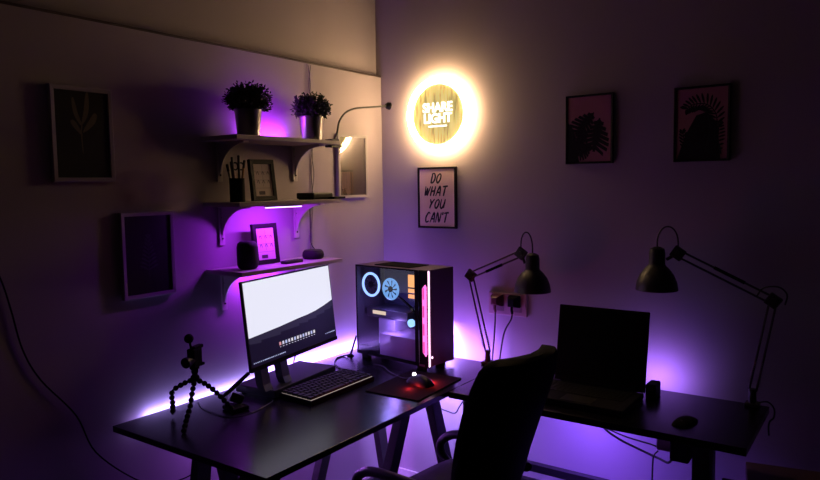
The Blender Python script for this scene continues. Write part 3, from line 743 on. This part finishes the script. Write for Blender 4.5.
# ------------------------------------------------------------------ little tripod and phone stand
HUB = V((-1.305, -.19, .868))
tp = thing('mini_tripod', (HUB.x, HUB.y, ZD), 0, 'small black tripod with beaded bendy legs and a camera clamp', 'tripod')
hub = HUB - V(tp.location)
def beads(pts, r_):
    P2 = smoothpath(pts, 8); m = MB(); acc = 0; last = P2[0]; m.ball(last, r_, 10, 6)
    for p in P2[1:]:
        acc += (p - last).length; last = p
        if acc >= r_ * 1.75: m.ball(p, r_, 10, 6); acc = 0
    m.tube(P2, r_ * .5, 6)
    return m
for foot, kn in (((-1.345, -.115, .744), (-1.36, -.14, .83)), ((-1.425, -.285, .744), (-1.365, -.24, .80)), ((-1.212, -.272, .745), (-1.245, -.225, .81))):
    f = V(foot) - V(tp.location); k = V(kn) - V(tp.location)
    beads([hub, hub.lerp(k, .5) + V((0, 0, .006)), k, k.lerp(f, .55) + V(((f.x - k.x) * .02, 0, 0)), f], .0095).build('leg', BLKM, tp, True)
MB().lathe([(.012, -.008), (.016, 0), (.014, .010), (.009, .016), (.012, .024), (.012, .034), (.016, .036), (.016, .041)], hub, n=18).build('ball_head', BLKM, tp, True)
m = MB(); m.box(hub + V((.002, 0, .075)), (.046, .03, .062), rotz(.3), .004); m.box(hub + V((.012, 0, .108)), (.05, .02, .012), rotz(.3), .003); m.box(hub + V((.012, 0, .046)), (.056, .022, .010), rotz(.3), .003)
m.build('camera_clamp', BLKM, tp)
m = MB(); m.lathe([(.016, 0), (.016, .022), (.018, .024), (.018, .034), (.013, .036)], hub + V((-.014, -.004, .068)), (-.95, -.3, -.06), 18); m.build('lens', BLK, tp, True)
m = MB(); m.tube([hub + V((-.01, 0, .105)), hub + V((-.016, 0, .132))], .004, 8); m.ball(hub + V((-.018, 0, .142)), .016, 14, 10); m.build('microphone_ball', BLKM, tp, True)
ps = thing('phone_stand', (-1.160, -.212, ZD), R(-10), 'small folding black phone stand beside the tripod', 'phone stand')
m = MB(); m.box((-.012, -.03, .008), (.065, .075, .014), None, .003); m.build('base', BLKM, ps)
m = MB(); m.tube([(-.03, -.012, .014), (-.045, .0, .045), (.02, .005, .08), (.065, .005, .108)], [.007, .008, .008, .007], 8); m.build('arm', BLK, ps, True)
m = MB(); m.box((.0, -.02, .035), (.05, .012, .032), roty(.5), .003); m.build('cradle', BLK, ps)
cord('charging_cable', 'thin black charging cable lying in a loop beside the tripod', [(-1.20, -.06, .7375), (-1.235, -.13, .7375), (-1.252, -.23, .7375), (-1.235, -.30, .7375), (-1.16, -.315, .7375), (-1.07, -.295, .7375), (-1.04, -.28, .7375)], .0018)

# ------------------------------------------------------------------ architect lamps
def desk_lamp(label, base, elbow, wrist, head, hy):
    B_, E_, W_, H_ = map(V, (base, elbow, wrist, head))
    r = thing('desk_lamp', B_, 0, label, 'lamp', 'black architect lamps on the desks')
    L = lambda p: V(p) - B_
    m = MB(); m.box((0, 0, .0065), (.045, .045, .012), None, .003); m.box((.006, 0, -.062), (.047, .035, .008), None, .002); m.bb(.0235, .029, -.012, .012, -.066, .012)
    m.tube([(0, 0, -.0345), (0, 0, -.085)], .004, 8); m.ball((0, 0, -.088), .010, 10, 6); m.lathe([(.013, .012), (.011, .05), (.013, .052), (.012, .06)], n=14)
    m.build('clamp', LAMPM, r)
    s0 = V((0, 0, .055))
    ax = V((.7, -.7, 0)) * 0
    d = (L(E_) - s0); nrm = V((1, 0, 0)).cross(d).normalized() * .011
    m = MB()
    for s_ in (-1, 1): m.tube([s0 + nrm * s_, L(E_) + nrm * s_], .0038, 8)
    lo = m.build('lower_arm', LAMPM, r, True)
    m = MB()
    for s_ in (-1, 1):
        a, c2 = s0 + d * .06 + nrm * s_ * 1.6, s0 + d * .32 + nrm * s_ * .9
        ts = [a.lerp(c2, k / 60) + (V((1, 0, 0)) * math.cos(k * 1.2) + nrm.normalized() * math.sin(k * 1.2)) * .005 for k in range(61)]
        m.tube(ts, .0012, 4)
    m.build('spring', STEEL, lo)
    d2 = L(W_) - L(E_); n2 = V((1, 0, 0)).cross(d2).normalized() * .012
    m = MB()
    for s_ in (-1, 1): m.tube([L(E_) + n2 * s_, L(W_) + n2 * s_], .0038, 8)
    up = m.build('upper_arm', LAMPM, r, True)
    MB().tube([L(E_) + d2 * .3 + n2, L(E_) + d2 * .62 + n2], .006, 8).build('sleeve', BLKM, up)
    for p in (L(E_), L(W_)):
        m = MB(); m.box(p, (.016, .044, .044), rotx(.6), .004); m.lathe([(.010, -.014), (.010, .014)], p, (1, 0, 0), 12)
        m.build('hinge', LAMPM, r)
    h = L(H_)   # centre of the rim
    m = MB()
    pf = [(.080, 0), (.0805, .003), (.076, .030), (.064, .058), (.046, .080), (.034, .090), (.031, .096), (.031, .135), (.027, .152), (.012, .160), (0, .161)]
    inn = [(0, .100), (.026, .094), (.044, .078), (.062, .056), (.074, .029), (.078, .002)]
    k_ = .93
    m.lathe([(a * k_, c2) for a, c2 in inn + pf], h, n=36, cap=False)
    sh_ = m.build('lamp_shade', LAMPM, r, True)
    MB().ball(h + V((0, 0, .062)), .026, 14, 10, (1, 1, 1.2)).build('bulb', mat('unlit_opal_bulb', (190, 186, 180), .3), sh_, True)
    MB().tube([L(W_), h + V((0, (.034 if L(W_).y > h.y else -.034), .115))], .006, 8).build('neck', LAMPM, r, True)
    top = h + V((0, 0, .16)); w = L(W_) + V((0, 0, .02))
    zt = max(top.z, w.z) + hy
    m = MB(); m.tube(bez(top, (top.x, top.y + (w.y - top.y) * -.1, zt), (w.x, w.y + (w.y - top.y) * .12, zt), w, 16), .0028, 6)
    m.build('cord', CABLE, r, True)
    if hy > .095:
        m = MB()
        e = L(E_); m.tube(smoothpath([e + V((0, .05, .012)), e + V((0, .03, .042)), e + V((0, -.015, .048)), e + V((0, -.04, .025)), e + V((0, -.035, -.01))], 5), .0028, 6)
        m.build('cord', CABLE, r, True)
    return r
desk_lamp('dark grey architect lamp clamped beside the computer, by the wall socket', (-.172, -.69, ZD), (-.165, -.603, 1.115), (-.165, -.845, 1.222), (-.165, -.897, 1.066), .0945)
desk_lamp('dark grey architect lamp at the end of the smaller desk, reaching over the laptop', (-.172, -1.725, ZD), (-.17, -1.780, 1.105), (-.17, -1.47, 1.252), (-.17, -1.397, 1.113), .10)
cord('lamp_cord', 'small loop of black cord hanging at the clamp of the lamp on the smaller desk', [(-.20, -1.742, .755), (-.20, -1.775, .765), (-.20, -1.795, .745), (-.20, -1.795, .715), (-.20, -1.784, .70), (-.20, -1.780, .68), (-.20, -1.782, .65)], .0028)

# ------------------------------------------------------------------ laptop and bits on the smaller desk
lap = thing('laptop', (-.30, -1.222, ZD), R(-90), 'open black laptop with a dark screen on the smaller desk', 'laptop')
LW = .345
MB().bb(-LW / 2, LW / 2, -.235, .0, .002, .022, .004).build('base', BLKM, lap)
m = MB()
for ri in range(6):
    for ci in range(15): m.bb(-.14 + ci * .0188, -.14 + ci * .0188 + .016, -.135 + ri * .019, -.135 + ri * .019 + .016, .0218, .0235)
m.build('keycaps', BLK, lap)
MB().bb(-.055, .055, -.22, -.15, .0219, .0226).build('touchpad', BLK, lap)
ML = rotx(R(-10)); m = MB(); off = V((0, .012, .022))
m.box(off + ML @ V((0, 0, .142)), (LW, .009, .29), ML, .003); m.build('lid', BLKM, lap)
m = MB(); m.box(off + ML @ V((0, -.0052, .146)), (LW - .022, .0012, .258), ML); m.build('screen', mat('switched_off_screen', (8, 8, 9), .25), lap)
MB().tube([(-LW / 2 + .03, .006, .022), (LW / 2 - .03, .006, .022)], .008, 10).build('hinge', BLKM, lap)
bx2 = thing('desk_hub', (-.25, -1.410, ZD), 0, 'small black box on the smaller desk, beside the hinge of the laptop', 'box')
MB().bb(-.035, .035, -.020, .016, 0, .052, .004).build('case', BLKM, bx2)
MB().bb(-.0362, -.0352, -.012, .008, .03, .05).build('port', BLK, bx2)
pk = thing('wireless_mouse', (-.47, -1.575, ZD), R(80), 'low black mouse lying on the bare end of the smaller desk', 'mouse')
rings = []
for t, w, h in ((-1, .012, .004), (-.85, .024, .010), (-.5, .030, .015), (0, .031, .017), (.5, .029, .014), (.9, .024, .008), (1, .016, .004)):
    rings.append([(w * math.cos(a), t * .052, .001 + h * max(0, math.sin(a))) for a in (k * 2 * math.pi / 18 for k in range(18))])
MB().loft(rings).build('shell', BLKM, pk, True)
MB().lathe([(.006, -.003), (.006, .003)], (0, .03, .011), (1, 0, 0), 12).build('scroll_wheel', BLK, pk)

# ------------------------------------------------------------------ wall socket, plugs, cords under the smaller desk
so = thing('wall_socket', (-.0005, -.703, .972), R(-90), 'white double wall socket beside the nearer lamp', 'socket')
SOCK = mat('white_socket_plastic', (158, 128, 136), .4)
MB().bb(-.095, .095, -.012, 0, -.050, .050, .003).build('face_plate', SOCK, so)
for x in (-.045, .042):
    MB().bb(x - .028, x + .028, -.0135, -.0122, -.032, .032, .0005).build('outlet', mat('socket_recess', (120, 98, 104), .4), so)
for x in (-.005, .087): MB().bb(x - .003, x + .003, -.016, -.0121, -.008, .010).build('rocker_switch', SOCK, so)
def plug(label, y, z, m1):
    r = thing('plug', (-.0145, y, z), R(-90), label, 'plug')
    MB().loft([[(-a, -d, -b_), (a, -d, -b_), (a, -d, b_), (-a, -d, b_)] for a, b_, d in ((.026, .026, 0), (.026, .026, .012), (.020, .020, .034), (.012, .014, .042))]).build('body', m1, r)
    MB().tube([(0, -.03, -.01), (0, -.034, -.034), (0, -.028, -.05)], .006, 8).build('strain_relief', m1, r, True)
    return r
plug('dark red plug in the wall socket, nearer the computer', -.658, .990, mat('dark_red_plug', (84, 22, 26), .45))
plug('black plug in the wall socket, farther from the computer', -.742, .990, BLKM)
cord('hanging_plug_cable', 'black cord dropping straight from the dark red plug', [(-.043, -.658, .94), (-.04, -.655, .89), (-.04, -.648, .80), (-.05, -.645, .70), (-.05, -.645, .55)], .0035)
cord('hanging_plug_cable', 'black cord curving down from the black plug', [(-.043, -.742, .94), (-.042, -.735, .91), (-.04, -.705, .86), (-.04, -.69, .80), (-.05, -.68, .70), (-.05, -.67, .56)], .0035)
cord('floor_cord', 'thin black cord sagging in a bend below the end of the long desk', [(-.10, -.36, .52), (-.10, -.394, .468), (-.10, -.43, .458), (-.10, -.476, .456), (-.10, -.50, .49), (-.10, -.535, .545), (-.10, -.56, .60)], .0035)
adp = thing('power_strip', (-.36, -1.505, .665), R(-90), 'pale grey power block hanging under the smaller desk', 'power strip')
MB().bb(-.045, .045, -.02, .03, -.075, .0, .006).build('case', mat('warm_grey_plastic', (118, 96, 100), .5), adp)
MB().bb(-.02, .02, -.012, .022, .0, .0457, .002).build('hanger', GREYCAB, adp)
bp2 = thing('power_adapter', (-.41, -1.548, .6252), R(-90), 'black power adapter hanging beside the grey power block', 'adapter')
MB().bb(-.028, .032, -.03, .03, -.04, .038, .006).build('case', BLKM, bp2)
MB().bb(-.01, .01, -.01, .01, .038, .0855, .002).build('hanger', BLKM, bp2)
cord('under_desk_cord', 'thick black cord sagging under the smaller desk to the grey power block', [(-.24, -1.16, .695), (-.20, -1.19, .60), (-.20, -1.219, .56), (-.20, -1.277, .530), (-.20, -1.353, .507), (-.22, -1.426, .497), (-.28, -1.48, .515), (-.33, -1.51, .583)], .0045)
cord('under_desk_cord', 'thinner black cord draped higher under the smaller desk', [(-.24, -1.08, .695), (-.23, -1.12, .62), (-.215, -1.199, .58), (-.215, -1.296, .553), (-.215, -1.39, .543), (-.25, -1.445, .55), (-.325, -1.48, .60)], .003)
cord('under_desk_cord', 'thin black cord hanging straight down below the smaller desk', [(-.24, -1.43, .532), (-.24, -1.415, .51), (-.24, -1.411, .46), (-.24, -1.41, .30), (-.24, -1.41, .005)], .003)
cord('under_desk_cord', 'short thin cord running just below the underside of the smaller desk', [(-.24, -1.20, .695), (-.20, -1.25, .655), (-.20, -1.33, .618), (-.24, -1.40, .60), (-.33, -1.457, .615)], .0025)

# ------------------------------------------------------------------ boxes at the end of the smaller desk
BOXM = mat('dark_brown_cardboard', (70, 44, 36), .8, noise=.15, nscale=8)
def carton(name, label, c, w, d, h, a, m1, lidm):
    r = thing(name, c, a, label, 'box')
    MB().bb(-w / 2, w / 2, -d / 2, d / 2, 0, h - .03, .003).build('body', m1, r)
    MB().bb(-w / 2 - .004, w / 2 + .004, -d / 2 - .004, d / 2 + .004, h - .045, h, .003).build('lid', lidm, r)
carton('storage_box', 'dark brown lidded box on the floor past the smaller desk', (-.15, -1.905, 0), .16, .38, .508, R(11), BOXM, BOXM)
carton('storage_bin', 'narrow black bin on the floor between the brown box and the desk leg', (-.34, -1.700, 0), .085, .065, .51, R(8), BLKM, BLKM)

# ------------------------------------------------------------------ office chair
ch = thing('office_chair', (-.872, -.985, 0), R(-8), 'black high-backed office chair with looped armrests', 'chair')
def sring(cx, cy, cz, hw, hd, n=28, p=4.0, tilt=0.0):
    out = []
    for k in range(n):
        a = k * 2 * math.pi / n
        ca, sa = math.cos(a), math.sin(a)
        u = math.copysign(abs(ca) ** (2 / p), ca); v = math.copysign(abs(sa) ** (2 / p), sa)
        out.append((cx + hw * u, cy + hd * v + .045 * u * u, cz - 0.0))
    return out
rings = []
for z, hw, hd, yo in ((.50, .12, .012, -.128), (.51, .155, .024, -.130), (.57, .172, .03, -.142), (.66, .186, .033, -.160), (.76, .198, .036, -.188), (.85, .200, .038, -.216), (.93, .194, .040, -.244), (.98, .180, .036, -.260), (1.0, .164, .030, -.267), (1.010, .125, .016, -.271)):
    rings.append(sring(0, yo, z, hw, hd))
MB().loft(rings).build('backrest', FAB, ch, True)
rings = []
for z, hw, hd in ((.411, .17, .17), (.418, .205, .205), (.45, .228, .228), (.488, .228, .228), (.512, .205, .205), (.519, .16, .16)):
    rr = []
    for k in range(32):
        a = k * 2 * math.pi / 32; ca, sa = math.cos(a), math.sin(a)
        u = math.copysign(abs(ca) ** .5, ca); v = math.copysign(abs(sa) ** .5, sa)
        rr.append((hw * u, .035 + hd * v * .93, z + .012 * u * u - .012 * max(0, v) ** 3))
    rings.append(rr)
MB().loft(rings).build('seat', SEATM, ch, True)
for sx in (-1, 1):
    pth = smoothpath([(sx * .15, -.145, .585), (sx * .20, -.06, .594), (sx * .218, .10, .598), (sx * .218, .22, .586), (sx * .215, .280, .545), (sx * .212, .278, .50), (sx * .205, .22, .465), (sx * .19, .15, .438)], 6)
    MB().tube(pth, .0165, 12).build('armrest', BLK, ch, True)
m = MB(); m.bb(-.03, .03, -.175, -.13, .40, .56, .008); m.bb(-.08, .08, -.16, .2, .385, .41, .004); m.build('back_support', BLKM, ch)
MB().lathe([(.03, .10), (.03, .22), (.022, .22), (.022, .39)], n=20).build('gas_lift', DMET, ch, True)
for k in range(5):
    a = k * 2 * math.pi / 5 + .9; d = V((math.cos(a), math.sin(a), 0))
    lg = MB().tube([d * .02 + V((0, 0, .11)), d * .16 + V((0, 0, .10)), d * .29 + V((0, 0, .075))], [.028, .022, .016], 10).build('leg', BLK, ch, True)
    n_ = V((-d.y, d.x, 0)); m = MB()
    for s_ in (-1, 1): m.lathe([(.027, -.009), (.029, 0), (.027, .009)], d * .29 + n_ * s_ * .014 + V((0, 0, .029)), n_, 16)
    m.tube([d * .29 + V((0, 0, .03)), d * .29 + V((0, 0, .08))], .006, 8)
    m.build('caster', BLKM, lg)

# ------------------------------------------------------------------ camera and view
cd = bpy.data.cameras.new('camera'); co = bpy.data.objects.new('camera', cd); COL.objects.link(co)
yaw, pitch, roll, f = 0.617716154, 0.0803676722, -0.0146498717, 679.575164
F = V((math.cos(yaw) * math.cos(pitch), math.sin(yaw) * math.cos(pitch), -math.sin(pitch)))
Rt = V((math.sin(yaw), -math.cos(yaw), 0)); U = Rt.cross(F)
R2 = Rt * math.cos(roll) + U * math.sin(roll); U2 = U * math.cos(roll) - Rt * math.sin(roll)
Cc = (-2.71899484, -2.09565636, 1.51087996)
co.matrix_world = Matrix(((R2.x, U2.x, -F.x, Cc[0]), (R2.y, U2.y, -F.y, Cc[1]), (R2.z, U2.z, -F.z, Cc[2]), (0, 0, 0, 1)))
cd.sensor_fit = 'HORIZONTAL'; cd.sensor_width = 36; cd.lens = f * 36 / 820; cd.clip_start = .05
S.camera = co
w = bpy.data.worlds.new('world'); S.world = w; w.use_nodes = True
w.node_tree.nodes['Background'].inputs[0].default_value = (0, 0, 0, 1)
S.view_settings.view_transform = 'Standard'; S.view_settings.look = 'None'
S.view_settings.exposure = 0.0; S.view_settings.gamma = 1.0
try: S.view_settings.use_curve_mapping = False
except Exception: pass
